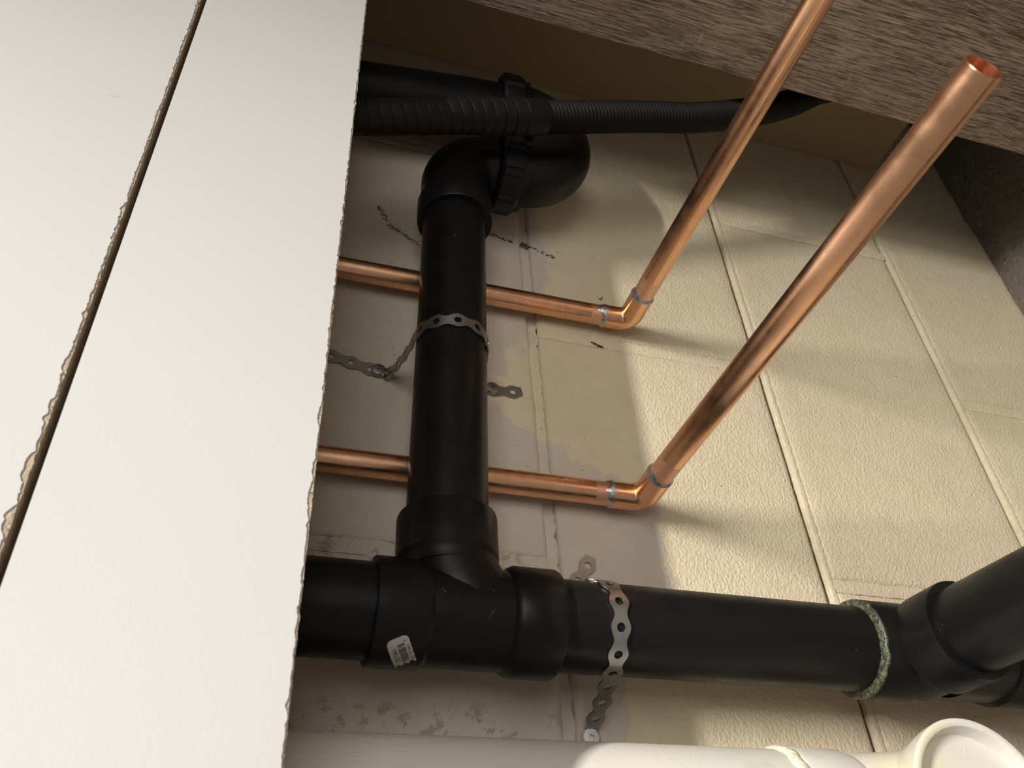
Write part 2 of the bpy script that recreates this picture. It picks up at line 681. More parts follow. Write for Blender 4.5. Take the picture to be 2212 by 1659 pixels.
# the joint beside the drain arm is tooled to a soft hollow
strip('mortar_joint', (-0.4, BEDS[3], 0), (1.35, BEDS[3], 0), (0, 1, 0), 0.0, 0.0078, -0.0034, False, 4.2)
for r in range(6):
    hs = sorted(HEADS[r])
    for h in [hs[0] - 0.4045] + hs + [hs[-1] + 0.4045]:
        if -0.4 < h < 1.3:
            strip('mortar_joint', (h, BEDS[r] + JW, 0), (h, BEDS[r + 1], 0), (1, 0, 0), -0.0052, 0.0052,
                  {4: 0.0001, 1: -0.0010}.get(r, -0.0005), False, 11 + r + h)

# dark scuffed pencil dashes on the blocks, one joined part
mb = MB()


def flecks(p, q, count, spread, size):
    p, q = Vector((*p, 0)), Vector((*q, 0))
    d = (q - p).normalized()
    s = Vector((-d.y, d.x, 0))
    for i in range(count):
        t = rng.random()
        c = p.lerp(q, t) + s * rng.gauss(0, spread)
        a = d * size * rng.uniform(0.5, 1.8) + s * size * rng.uniform(-0.5, 0.5)
        b = s * size * rng.uniform(0.10, 0.30)
        pts = [c - a, c - a * 0.2 + b, c + a, c + a * 0.1 - b]
        mb.add([(x.x, x.y, WALL - 0.0007) for x in pts] + [(x.x, x.y, WALL + 0.002) for x in pts],
               [(0, 1, 2, 3), (0, 4, 5, 1), (1, 5, 6, 2), (2, 6, 7, 3), (3, 7, 4, 0)])


flecks((0.556, 0.058), (0.532, 0.070), 60, 0.0013, 0.0007)
flecks((0.535, 0.069), (0.519, 0.092), 55, 0.0012, 0.0007)
flecks((0.550, 0.148), (0.546, 0.172), 60, 0.0011, 0.0007)
flecks((0.546, 0.180), (0.536, 0.209), 50, 0.0010, 0.0007)
flecks((0.500, 0.243), (0.496, 0.248), 7, 0.001, 0.0006)
flecks((0.445, 0.232), (0.4415, 0.241), 12, 0.0002, 0.0012)
mb.build('scuff_mark', M_SCUFF, wall, smooth=False)['kind'] = 'stuff'

# ---- rough concrete floor meeting the wall (right side of the picture)
V, F = [], []
nx, ny = 90, 60
for i in range(nx + 1):
    for j in range(ny + 1):
        x = -0.5 + 2.0 * i / nx
        t = j / ny
        y = WALL + 0.004 - 1.6 * t * t - 0.02 * t
        z = 0.004 * n3(x, y, 0, 14) + 0.004 * n3(x, y, 2, 45) - 0.004
        if j == 0:
            z -= 0.012
        V.append((x, y, z))
for i in range(nx):
    for j in range(ny):
        a = i * (ny + 1) + j
        F.append((a, a + 1, a + ny + 2, a + ny + 1))
fl = make('floor', V, F, M_CONC, None, uvn=False, angle=80)
fl['kind'] = 'structure'
fl['label'] = 'rough grey concrete floor meeting the block wall'

# ================================================================ CABINET BOARDS
BACK = 0.288          # front face of the sawn cabinet back
REAR = 0.310          # rear edge of the oak side
U_SIDE = 0.6468       # face of the oak side board


def jag(s, seed, amp, spike):
    a = amp * (0.6 * n3(s, seed, 0, 60) + 0.5 * n3(s, seed, 1, 240) + 0.35 * n3(s, seed, 2, 620))
    k = n3(s, seed, 7, 150)
    if k > 0.25:
        a -= spike * (k - 0.25) * 2.2
    return a


def sawn_panel(root, v_far, v_edge, sgn_rough, u0, u1, seed, amp, spike, chipzone=None):
    """white laminate sheet with a chipped sawn edge over a chipboard core"""
    n = 1500
    us = [u0 + (u1 - u0) * i / n for i in range(n + 1)]
    core_e = [v_edge + 0.0003 * n3(u, seed, 3, 200) + 0.00035 * n3(u, seed, 8, 700) for u in us]
    # core: chipboard between the two laminate sheets
    V, F = [], []
    for u, e in zip(us, core_e):
        bite = max(0.0, n3(u, seed, 12, 180)) * 0.0009
        V += [(u, v_far, BACK + 0.0005), (u, e - bite, BACK + 0.0005), (u, e, BACK + 0.002), (u, e, BACK + 0.016), (u, v_far, BACK + 0.016)]
    for i in range(n):
        a = i * 5
        for k in range(5):
            F.append((a + k, a + (k + 1) % 5, a + 5 + (k + 1) % 5, a + 5 + k))
    F.append((0, 1, 2, 3, 4))
    F.append(tuple(n * 5 + k for k in (4, 3, 2, 1, 0)))
    make('chipboard_core', V, F, M_CHIP, root, angle=40)
    V, F = [], []
    for u, e in zip(us, core_e):
        j = jag(u, seed, amp, spike) - amp * 0.7
        if chipzone:
            for (c0, c1, dep) in chipzone:
                if c0 < u < c1:
                    t = (u - c0) / (c1 - c0)
                    j -= dep * math.sin(math.pi * t) ** 0.5 * (0.75 + 0.5 * n3(u, seed, 5, 260))
        ee = e + min(j, 0.0002)
        V += [(u, v_far, BACK), (u, ee - 0.0003, BACK), (u, ee, BACK + 0.0003), (u, ee, BACK + 0.0008), (u, v_far, BACK + 0.0008)]
    for i in range(n):
        a = i * 5
        for k in range(5):
            F.append((a + k, a + (k + 1) % 5, a + 5 + (k + 1) % 5, a + 5 + k))
    F.append((0, 1, 2, 3, 4))
    F.append(tuple(n * 5 + k for k in (4, 3, 2, 1, 0)))
    make('laminate_face', V, F, M_WHITE, root, angle=30)


KERF_V = -0.2595 * BACK           # near corner of the right-hand strip beside the saw cut
p = thing('cabinet_back_panel', 'large white laminate board filling the far left, left of the chipped saw cut', 'board', (0.2, -0.15, BACK))
sawn_panel(p, -0.52, KERF_V - 0.0034, 1, -0.25, U_SIDE - 0.0005, 3.7, 0.0011, 0.0020,
           [(0.147, 0.160, 0.0022), (0.169, 0.182, 0.002), (0.200, 0.207, 0.0014), (0.219, 0.227, 0.0012)])
p = thing('cabinet_back_panel', 'narrower white laminate strip between the saw cut and the dark opening', 'board', (0.2, -0.02, BACK))
sawn_panel(p, KERF_V, 0.01964, 1, -0.25, U_SIDE - 0.0005, 8.1, 0.0007, 0.0011,
           [(0.167, 0.183, 0.0014), (0.186, 0.193, 0.0012), (0.210, 0.221, 0.001), (0.139, 0.147, 0.0006)])

# oak-grain side of the cabinet (top of the picture)
p = thing('cabinet_side_board', 'taupe wood-grain laminate board across the top right of the picture', 'board', (U_SIDE, 0.60, 0.1))
MB().box((U_SIDE, -0.90, -0.60), (U_SIDE + 0.016, 0.715, REAR - 0.0006)).build('laminate_board', M_WOOD, p, smooth=False)
MB().box((U_SIDE + 0.0003, -0.90, REAR - 0.0006), (U_SIDE + 0.0157, 0.715, REAR)).build('edge_strip', M_WOOD, p, smooth=False)
MB().box((U_SIDE + 0.016, -0.90, -0.60), (0.804, -0.55, -0.584)).box((U_SIDE + 0.016, -0.55, -0.60), (0.804, 0.60, -0.584)).build('front_light_block', M_WOOD, p, smooth=False)  # unseen front closure, added to keep lamp light out of the gap
MB().box((U_SIDE + 0.016, -0.90, -0.584), (0.804, -0.884, 0.30)).build('top_light_block', M_WOOD, p, smooth=False)  # unseen lid over the gap, added to stop the ceiling lamp shining in
# plain hardboard side of the next cabinet, against the wall
p = thing('hardboard_panel', 'dark brown hardboard panel behind the ribbed hose, against the wall top', 'board', (0.804, 0.6, 0.2))
MB().box((0.804, -0.90, -0.60), (0.820, 0.632, WALL - 0.001)).build('hardboard_sheet', M_BOARD, p, smooth=False)
MB().box((0.820, 0.614, -0.60), (1.45, 0.632, WALL - 0.001)).build('base_light_block', M_BOARD, p, smooth=False)  # board added to block light leaking in behind the hardboard

# ================================================================ BLACK DRAIN STACK
UA, NA = 0.184, 0.402          # stack axis
VA = 0.1052                    # drain arm axis (v), runs along u
R = 0.0242
drain = thing('drain_stack', 'black plastic drain stack with tees and arm, strapped to the wall', 'pipe', (UA, 0.6, NA))
AX_V = (0, 1, 0)
RA = 0.0231                   # outer radius of the drain arm


def lathe_v(name, v0, prof, mat=M_ABS2, u=UA, n=NA, parent=drain, seg=56):
    return MB().rev((u, v0, n), AX_V, prof, seg).build(name, mat, parent)


# straight pipes
lathe_v('pipe_length', 0, [(-0.35, R), (0.070, R)], M_ABS)
lathe_v('pipe_length', 0, [(0.145, R), (0.368, R)], M_ABS)
# sanitary tee (one moulded fitting: run, two hubs, sweep and branch hub)
mb = MB()
mb.rev((UA, 0, NA), AX_V, [(0.0605, 0.0246), (0.0607, 0.0270), (0.0615, 0.0275), (0.0860, 0.0275), (0.0880, 0.0266), (0.0890, 0.0258),
                           (0.1300, 0.0258), (0.1312, 0.0272), (0.1340, 0.0286), (0.1560, 0.0286), (0.1578, 0.0278), (0.1582, 0.0246)], 56)
# branch hub around the drain arm and the sweep that turns it down the stack
mb.rev((0.17, 0.1012, NA), (1, 0, 0), [(0.036, 0.0255), (0.040, 0.0255), (0.0425, 0.0268), (0.0445, 0.0279), (0.0685, 0.0279), (0.0698, 0.0275), (0.0700, 0.0235)], 56)
sweep = [Vector((0.232, 0.1012, NA))] + arc((0.222, 0.1012 + 0.050, NA), (0, -1, 0), (-1, 0, 0), 0.050, 0.0, 0.95, 13)
mb.tube(sweep, [0.0256 for i in range(15)], 48)
mb.build('sanitary_tee', M_ABS2, drain, angle=28)
# moulding marks on the tee
for (vv, th, rr) in ((0.0955, 8, 0.0258), (0.1205, 14, 0.0258)):
    t = math.radians(th)
    d = Vector((math.sin(t), 0, -math.cos(t)))
    MB().rev(Vector((UA, vv, NA)) + d * (rr - 0.0006), d, [(0, 0.0036), (0.0008, 0.0036), (0.0010, 0.0031), (0.0007, 0.0029), (0.0007, 0)], 24).build('mould_mark', M_ABS2, drain)
# glue smears at the tee
mb = MB()
# drain arm up to the trap elbow (follows its slight lean)
MB().tube([(0.225, 0.1009, NA), (0.40, 0.1057, NA), (0.525, 0.1088, NA)], RA, 56).build('drain_arm', M_ABS, drain)
# elbow on top of the arm
UE = 0.567                     # axis of the elbow's outlet
mb = MB()
mb.rev((0.49, 0.1086, NA), (1, 0, 0), [(0.003, 0.0235), (0.0032, 0.0276), (0.0042, 0.0281), (0.0230, 0.0281), (0.0265, 0.0260), (0.038, 0.0257)], 56)
mb.tube([(0.52, 0.1086, NA)] + arc((0.5352, 0.1086 + 0.0318, NA), (0, -1, 0), (1, 0, 0), 0.0318, 0.0, math.pi / 2, 14)[:-1] + [(UE, 0.1385, NA), (UE, 0.1404, NA)],
        0.0257, 56)
mb.build('elbow', M_ABS2, drain, angle=30)

# lower tee with a branch pipe coming out towards the viewer
VT = 0.386
mb = MB()
mb.rev((UA, 0, NA), AX_V, [(0.3478, 0.0246), (0.3480, 0.0279), (0.3490, 0.0283), (0.3785, 0.0283), (0.3800, 0.0272), (0.3810, 0.0260),
                           (0.4390, 0.0260), (0.4400, 0.0272), (0.4420, 0.0284), (0.468, 0.0284), (0.469, 0.0246)], 56)
bd = Vector((-0.05, 0.05, -1.0)).normalized()
bo = Vector((0.1815, VT, 0.402))
mb.rev(bo, bd, [(0.0, 0.0260), (0.0195, 0.0260), (0.0210, 0.0276), (0.0228, 0.0286), (0.0465, 0.0286), (0.0476, 0.0282), (0.0478, 0.0247)], 56)
mb.tube([(UA, VT + 0.062, NA)] + [Vector((UA, VT + 0.062, NA)).lerp(bo + bd * 0.012 + Vector((0, 0.012, 0)), t) for t in (0.5, 1.0)],
        [0.0256, 0.0258, 0.0259], 48)
mb.build('lower_tee', M_ABS2, drain, angle=28)
MB().rev(bo, bd, [(0.022, R), (0.62, R)], 56).build('branch_pipe', M_ABS, drain)
lathe_v('pipe_length', 0, [(0.455, R), (0.725, R)], M_ABS)
# green cement squeezed out round the hub mouth
rr = random.Random(3)
wobs = [rr.uniform(-1, 1) for _ in range(64)]
mb = MB()
mb.rev((UA, 0, NA), AX_V, [(0.3462, 0.0243), (0.3468, 0.0262), (0.3472, 0.0274), (0.3476, 0.0281), (0.3484, 0.0284), (0.3490, 0.0283), (0.3480, 0.0246)], 64)
ob = mb.build('cement_ring', M_GREEN, drain, angle=60)
ob['label'] = 'green smeared cement ring'
for k, vtx in enumerate(ob.data.vertices):
    w_ = wobs[k % 64] * 0.0005
    vtx.co.z += w_
    vtx.co.y += 0.4 * w_

# ---- barcode sticker wrapped on the tee's left hub
RS = 0.02775


def stick(a, b, lift=0.0):
    """sticker coordinates (a across 0..1 left to right in reading order of the picture, b down) onto the hub"""
    c00, c10, c11, c01 = (0.0671, -55), (0.0766, -44), (0.0834, -72), (0.0750, -91)
    v = (c00[0] * (1 - a) + c10[0] * a) * (1 - b) + (c01[0] * (1 - a) + c11[0] * a) * b
    th = (c00[1] * (1 - a) + c10[1] * a) * (1 - b) + (c01[1] * (1 - a) + c11[1] * a) * b
    t = math.radians(th)
    cr = 0.0
    if a > 0.6:
        cr = (a - 0.6) * 0.0022 * (0.5 + 0.5 * math.sin(b * 26 + a * 5)) * min(1, max(0, (b - 0.25) * 3))
    r = RS + lift + cr
    return (UA + r * math.sin(t), v, NA - r * math.cos(t))


NS = 26
V, F = [], []


def corner_inset(a, b):
    # rounded top corners, torn lower edge
    rx, ry = 0.22, 0.17
    if b < ry:
        dy = (ry - b) / ry
        ins = rx * (1 - math.sqrt(max(0, 1 - dy * dy)))
        a = ins + a * (1 - 2 * ins)
    return a, b


for i in range(NS + 1):
    for j in range(NS + 1):
        a, b = i / NS, j / NS
        if j == NS:
            b += 0.05 * math.sin(i * 0.8 + 1.0) + 0.025 * math.sin(i * 2.3)
        a, b = corner_inset(a, b)
        V.append(stick(a, b))
for i in range(NS):
    for j in range(NS):
        q = i * (NS + 1) + j
        F.append((q, q + 1, q + NS + 2, q + NS + 1))
k = len(V)
V += [tuple(Vector(p_) + (Vector((UA, p_[1], NA)) - Vector(p_)).normalized() * 0.0002) for p_ in V]
F += [tuple(i + k for i in reversed(f)) for f in F]
sticker = make('barcode_sticker', V, F, M_PAPER, drain, angle=60)
sticker['label'] = 'torn white barcode sticker'
mb = MB()
bars = [(0.035, 0.05), (0.10, 0.025), (0.155, 0.02), (0.215, 0.02), (0.25, 0.035), (0.30, 0.04), (0.36, 0.02), (0.40, 0.03), (0.45, 0.018),
        (0.49, 0.032), (0.545, 0.018), (0.58, 0.018), (0.615, 0.02), (0.655, 0.05), (0.73, 0.016), (0.765, 0.02), (0.81, 0.018), (0.845, 0.02)]
for b0, w_ in bars:
    b0, w_ = 0.20 + b0 * 0.80, w_ * 0.80
    pts = []
    for q in range(9):
        a = 0.42 + 0.33 * q / 8
        bend = 0.05 * (q / 8) ** 2 * max(0, b0 - 0.45) * -2.0
        pts.append((a, b0 + bend, b0 + bend + w_))
    vs_ = []
    for a, x0, x1 in pts:
        vs_ += [stick(a, x0, 0.00006), stick(a, x1, 0.00006)]
    mb.add(vs_, [(2 * q, 2 * q + 1, 2 * q + 3, 2 * q + 2) for q in range(8)])
mb.build('barcode_bars', M_INK, sticker, smooth=False)


def lettering(text, a_mid, b_start, b_len, height):
    """digits read up the sticker (turned a quarter turn), as printed"""
    cu = bpy.data.curves.new('digits', 'FONT')
    cu.body = text
    cu.resolution_u = 3
    to = bpy.data.objects.new('digits_tmp', cu)
    scene.collection.objects.link(to)
    dg = bpy.context.evaluated_depsgraph_get()
    me = bpy.data.meshes.new_from_object(to.evaluated_get(dg))
    xs = [q.co.x for q in me.vertices]
    ys = [q.co.y for q in me.vertices]
    x0, x1, y0, y1 = min(xs), max(xs), min(ys), max(ys)
    vs_ = []
    for q in me.vertices:
        fx = (q.co.x - x0) / (x1 - x0)
        fy = (q.co.y - y0) / (y1 - y0)
        vs_.append(stick(a_mid + height * (0.5 - fy), b_start - b_len * fx, 0.00008))
    fs = [tuple(p_.vertices) for p_ in me.polygons]
    bpy.data.objects.remove(to)
    bpy.data.meshes.remove(me)
    bpy.data.curves.remove(cu)
    return make('printed_digits', vs_, fs, M_INK, sticker, smooth=False)


lettering('027081', 0.255, 0.80, 0.50, 0.20)
lettering('7', 0.80, 0.215, 0.075, 0.11)
lettering('1081', 0.88, 0.66, 0.33, 0.13)
lettering('5', 0.90, 0.86, 0.09, 0.13)

# ================================================================ TRAP (union nuts, U-bend, inlet tube)
UH = 0.6575
trap = thing('sink_trap', 'black plastic sink trap with ribbed union nuts, its bend hanging lowest', 'trap', (0.61, 0.23, NA))
uc = (UE + UH) / 2
ur = (UH - UE) / 2
VB = 0.1585
path = [(UE, 0.1480, NA), (UE + 0.0014, 0.1535, NA), (UE + 0.0036, VB, NA)] + arc((uc + 0.0018, VB, NA), (-1, 0, 0), (0, 1, 0), ur - 0.0018, 0.0, math.pi, 26)[1:] + [(UH, 0.150, NA)]
rad = [0.0250, 0.0256, 0.0258] + [0.0262 + 0.0012 * math.sin(math.pi * i / 26) for i in range(1, 27)] + [0.0262]
MB().tube(path, rad, 56).build('trap_bend', M_ABS2, trap)
for uu, v0 in ((UE, 0.1420), (UH, 0.147)):
    # union nut: octagon-lobed ring with chamfered rims
    V, F = [], []
    seg = 96
    prof = [(0.0, 0.0248), (0.0, 0.0296), (0.0022, 0.0315), (0.0165, 0.0315), (0.0190, 0.0300), (0.0190, 0.0262)]
    for d, r in prof:
        for s in range(seg):
            t = 2 * math.pi * s / seg
            lob = 0.5 + 0.5 * math.cos(t * 8 + 0.5)
            rr_ = r + (0.0009 if lob > 0.80 and r > 0.0305 else (-0.0004 if r > 0.0305 else 0))
            V.append((uu + rr_ * math.cos(t), v0 + d, NA + rr_ * math.sin(t)))
    n = len(prof)
    for i in range(n):
        j = (i + 1) % n
        for s in range(seg):
            s2 = (s + 1) % seg
            F.append((i * seg + s, i * seg + s2, j * seg + s2, j * seg + s))
    make('union_nut', V, F, M_ABS2, trap, angle=25)
    MB().rev((uu, 0, NA), AX_V, [(v0 + 0.019, 0.0270), (v0 + 0.019, 0.0282), (v0 + 0.024, 0.0282), (v0 + 0.0245, 0.0262)], 56).build('nut_collar', M_ABS2, trap)
# inlet tube going up behind the white strip
MB().tube([(UH, 0.158, NA), (UH - 0.005, 0.12, NA), (UH - 0.021, 0.03, NA), (UH - 0.045, -0.10, NA), (UH - 0.075, -0.30, NA)], 0.0238, 48).build('inlet_tube', M_ABS, trap)
# small drain plug boss on the bend
bd2 = Vector((-0.25, 0.25, -0.93)).normalized()
bc = Vector((uc + 0.02, VB + 0.028, NA)) + bd2 * 0.0235
MB().rev(bc, bd2, [(0, 0.0070), (0.0022, 0.0070), (0.0030, 0.0060), (0.0030, 0)], 28).build('cleanout_boss', M_ABS2, trap)

# ================================================================ CORRUGATED HOSE
hose = thing('drain_hose', 'black corrugated drain hose with a ribbed rubber cuff, passing behind the wood board', 'hose', (0.60, 0.25, 0.345))
ctrl = [(0.5675, 0.160, 0.345), (0.5860, 0.205, 0.345), (0.6080, 0.258, 0.3455), (0.6240, 0.300, 0.346), (0.6445, 0.340, 0.3465), (0.6710, 0.385, 0.347),
        (0.700, 0.425, 0.347), (0.742, 0.475, 0.346), (0.765, 0.53, 0.345), (0.775, 0.60, 0.345)]
base = catmull(ctrl, 40)
# resample evenly
cum = [0.0]
for a, b in zip(base[:-1], base[1:]):
    cum.append(cum[-1] + (b - a).length)


def at_len(s):
    for i in range(len(cum) - 1):
        if cum[i + 1] >= s:
            t = (s - cum[i]) / max(cum[i + 1] - cum[i], 1e-9)
            return base[i].lerp(base[i + 1], t)
    return base[-1]


pitch = 0.0034
nr = int(cum[-1] / pitch)
path, rad = [], []
for i in range(nr):
    for f_, r_ in ((0.0, 0.0114), (0.22, 0.0116), (0.38, 0.01285), (0.6, 0.0130), (0.78, 0.0118)):
        path.append(at_len((i + f_) * pitch))
        rad.append(r_)
MB().tube(path, rad, 40).build('corrugated_tube', M_RUB, hose, angle=70)
cuff_path = catmull([(0.465, -0.20, 0.345), (0.497, -0.05, 0.345), (0.5130, 0.022, 0.345), (0.5455, 0.100, 0.345), (0.5690, 0.1655, 0.345)], 60)
cum = [0.0]
base = cuff_path
for a, b in zip(base[:-1], base[1:]):
    cum.append(cum[-1] + (b - a).length)
tot = cum[-1]
path, rad = [], []
s = 0.0
prof = [(0.0, 0.0131), (0.0005, 0.0135), (0.0010, 0.0136), (0.0080, 0.0136), (0.0085, 0.0135)]
while s < tot - 0.040:
    tp = 0.86 + 0.14 * min(1.0, max(0.0, s / tot - 0.3) / 0.55)
    for d, r_ in prof:
        path.append(at_len(s + d))
        rad.append(r_ * tp)
    s += 0.0090
for d, r_ in ((0.0, 0.0126), (0.0006, 0.0134), (0.009, 0.0137), (0.0096, 0.0129), (0.0102, 0.0138), (0.019, 0.0138), (0.0196, 0.0130), (0.0202, 0.0137),
              (tot - s - 0.002, 0.0137), (tot - s - 0.0008, 0.0132), (tot - s, 0.0116)):
    path.append(at_len(s + d))
    rad.append(r_)
MB().tube(path, rad, 44).build('rubber_cuff', M_RUB, hose, angle=30)

# ================================================================ COPPER PIPES
RC = 0.0082


def copper(label, u, v_c, n_wall, n_end, open_end, sold_seed, v_joint):
    """one soldered assembly: riser along the wall, elbow, stub towards the viewer"""
    t = thing('copper_pipe', label, 'pipe', (u, v_c, n_wall), None)
    k = 0.0098
    # riser along the wall
    MB().rev((u, 0, n_wall), AX_V, [(-0.40, RC), (v_joint - 0.012, RC)], 40).build('riser', M_CU, t)
    MB().rev((u, 0, n_wall), AX_V, [(v_joint - 0.012, RC), (v_joint + 0.004, RC)], 40).build('sanded_length', M_CU_S, t)
    # elbow fitting
    rf = RC + 0.0011
    pth = [(u, v_joint, n_wall)] + arc((u, v_c - k, n_wall - k), (0, 0, 1), (0, 1, 0), k, 0.0, math.pi / 2, 12) + [(u, v_c, n_wall - 0.0285)]
    MB().tube(pth, rf, 44).build('elbow', M_CU, t)
    n0 = n_wall - 0.0285
    # stub, sanded bright next to the joint
    MB().rev((u, v_c, n0 + 0.004), (0, 0, -1), [(0, RC), (0.024, RC)], 40).build('sanded_length', M_CU_S, t)
    L = (n0 - 0.020) - n_end
    if open_end:
        ri = RC - 0.0009
        prof = [(0, RC), (L - 0.0007, RC), (L, RC - 0.0004), (L, ri + 0.0001), (L - 0.0008, ri), (L - 0.12, ri), (L - 0.121, 0)]
    else:
        prof = [(0, RC), (L, RC)]
    MB().rev((u, v_c, n0 - 0.020), (0, 0, -1), prof, 48).build('stub', M_CU, t)
    # solder fillets
    rs = random.Random(sold_seed)
    for o, ax, fat in (((u, v_joint, n_wall), (0, -1, 0), 0.0), ((u, v_c, n0), (0, 0, -1), 1.0)):
        seg = 48
        ph = rs.uniform(0, 6)
        a = Vector(ax)
        x = Vector((1, 0, 0))
        y = a.cross(x)
        V, F = [], []
        prof = [(-0.0005, rf - 0.0004), (-0.0006, rf + 0.00025), (0.0003, rf + 0.0003), (0.0012, rf - 0.0002), (0.0026, RC + 0.0002), (0.0032, RC - 0.0003)]
        for d, r in prof:
            for s_ in range(seg):
                th = 2 * math.pi * s_ / seg
                w_ = (1.55 if sold_seed == 9 else 0.5) * fat * math.exp(-((th - 1.95) / 0.62) ** 2) + (0.75 - 0.75 * fat) * math.exp(-((th - 4.4) / 0.5) ** 2) + 0.42 + 0.25 * math.sin(th + ph) + 0.25 * math.sin(3 * th + ph * 2) + 0.12 * math.sin(7 * th + ph)
                dd = d * (0.35 + max(0.05, w_) * (1.2 if fat else 1.5))
                q = Vector(o) + a * dd + x * (r * math.cos(th)) + y * (r * math.sin(th))
                V.append(q)
        n = len(prof)
        for i in range(n - 1):
            for s_ in range(seg):
                s2 = (s_ + 1) % seg
                F.append((i * seg + s_, i * seg + s2, (i + 1) * seg + s2, (i + 1) * seg + s_))
        make('solder_joint', V, F, M_SOLDER, t, angle=60)
    return t


copper('copper pipe turned out from the wall, its open cut end standing free at right', 0.2958, 0.2455, 0.4390, 0.112, True, 4, 0.2215)
copper('copper pipe whose upper end runs out of the picture top, past the wood board', 0.4635, 0.2605, 0.4390, -0.10, False, 9, 0.2385)

# ================================================================ PERFORATED STRAPS


def strap(label, ctrl, lat, holes, base, s0=0.0):
    """perforated band: scalloped edges and round holes following a bent path"""
    t = thing('pipe_strap', label, 'strap', base)
    P = catmull([c_[0] for c_ in ctrl], 24)
    N_ = catmull([c_[1] for c_ in ctrl], 24)      # outward normals
    cum_ = [0.0]
    for a, b in zip(P[:-1], P[1:]):
        cum_.append(cum_[-1] + (b - a).length)
    tot_ = cum_[-1]

    def frame(s_):
        s_c = max(0.0, min(tot_, s_))
        i = 0
        lo, hi = 0, len(cum_) - 1
        while hi - lo > 1:
            mid = (lo + hi) // 2
            if cum_[mid] <= s_c:
                lo = mid
            else:
                hi = mid
        i = lo
        tt = (s_c - cum_[i]) / max(cum_[i + 1] - cum_[i], 1e-9)
        p_ = P[i].lerp(P[i + 1], tt)
        d_ = (P[min(i + 2, len(P) - 1)] - P[max(i - 1, 0)]).normalized()
        n_ = N_[i].lerp(N_[i + 1], tt)
        n_ = (n_ - d_ * n_.dot(d_)).normalized()
        l_ = d_.cross(n_)
        return p_ + d_ * (s_ - s_c), l_, n_

    PITCH, RH = 0.01395, 0.00235
    TH = 0.0009
    V, F = [], []

    def half(x):               # half width along the band, x measured from a hole centre
        return 0.0045 + 0.00098 * math.cos(2 * math.pi * x / PITCH)

    ncell = int(round((tot_ - s0) / PITCH))
    ca = math.atan2(half(PITCH / 2), PITCH / 2)
    angs = sorted([sg * a_ for a_ in (ca,) + tuple(ca * q / 3 for q in (0.5, 1.5, 2.4)) for sg in (1, -1)] + [math.pi - sg * a_ for a_ in (ca,) + tuple(ca * q / 3 for q in (0.5, 1.5, 2.4)) for sg in (1, -1)]
                  + [sg * (ca + (math.pi - 2 * ca) * q / 24) for q in range(1, 24) for sg in (1, -1)])
    seg = len(angs)
    lay = 4
    rings = {}
    for c_ in range(ncell):
        sc_ = s0 + (c_ + 0.5) * PITCH
        start = len(V)
        for side in (1, -1):
            for q in range(lay + 1):
                for g in range(seg):
                    th = angs[g]
                    dx, dy = math.cos(th), math.sin(th)
                    # ray to the cell outline
                    lo, hi = 0.0, 0.02
                    for _ in range(22):
                        mid = (lo + hi) / 2
                        x, y = dx * mid, dy * mid
                        if abs(x) > PITCH / 2 + 1e-7 or abs(y) > half(x) + 1e-7:
                            hi = mid
                        else:
                            lo = mid
                    rad_ = RH + (lo - RH) * q / lay
                    if q == lay:
                        rad_ = lo
                    x, y = dx * rad_, dy * rad_
                    p_, l_, n_ = frame(sc_ + x)
                    V.append(p_ + l_ * y + n_ * (TH / 2 * side))
        per = (lay + 1) * seg
        for q in range(lay):
            for g in range(seg):
                g2 = (g + 1) % seg
                a = start + q * seg
                F.append((a + g, a + g2, a + seg + g2, a + seg + g))
                b = a + per
                F.append((b + g2, b + g, b + seg + g, b + seg + g2))
        for q in (0, lay):
            for g in range(seg):
                g2 = (g + 1) % seg
                a = start + q * seg
                F.append((a + g2, a + g, a + per + g, a + per + g2) if q == 0 else (a + g, a + g2, a + per + g2, a + per + g))
    V = [tuple(p_) for p_ in V]
    make('perforated_band', V, F, M_GALV, t, angle=45)
    return t


RB = R + 0.0010
RBA = RA + 0.0010


def on_arm(th, du=0.0):
    a = math.radians(th)
    return ((0.3712 + du, 0.1049 + RBA * math.sin(a), NA - RBA * math.cos(a)), (0, math.sin(a), -math.cos(a)))


WN = WALL - 0.0014
WZ = (0, 0, -1)
ctrl1 = [((0.3905, 0.0085, WN), WZ), ((0.3885, 0.030, WN), WZ), ((0.3845, 0.048, WN), WZ), ((0.3805, 0.0655, WN), WZ), ((0.3795, 0.0715, WN - 0.001), (0, -0.25, -1)),
         ((0.3770, 0.0762, 0.436), (0, -0.9, -0.35)), ((0.3740, 0.0795, 0.416), (0.0, -1, -0.15)), on_arm(-80, 0.0015), on_arm(-55, 0.001), on_arm(-25), on_arm(5), on_arm(35, -0.001),
         on_arm(62, -0.003), on_arm(88, -0.002), ((0.374, 0.1335, 0.423), (0, 1, -0.12)), ((0.377, 0.1375, 0.441), (0, 0.85, -0.4)),
         ((0.3795, 0.1425, WN - 0.001), (0, 0.25, -1)), ((0.3800, 0.1475, WN), WZ), ((0.3805, 0.1600, WN), WZ), ((0.382, 0.168, WN), WZ)]
strap('thin perforated steel strap looped over the upright black drain arm', ctrl1, None, 0, (0.37, 0.1054, 0.37), 0.0035)


def on_stack(th, dv=0.0):
    a = math.radians(th)
    return ((UA + RB * math.sin(a), 0.1868 + dv, NA - RB * math.cos(a)), (math.sin(a), 0, -math.cos(a)))


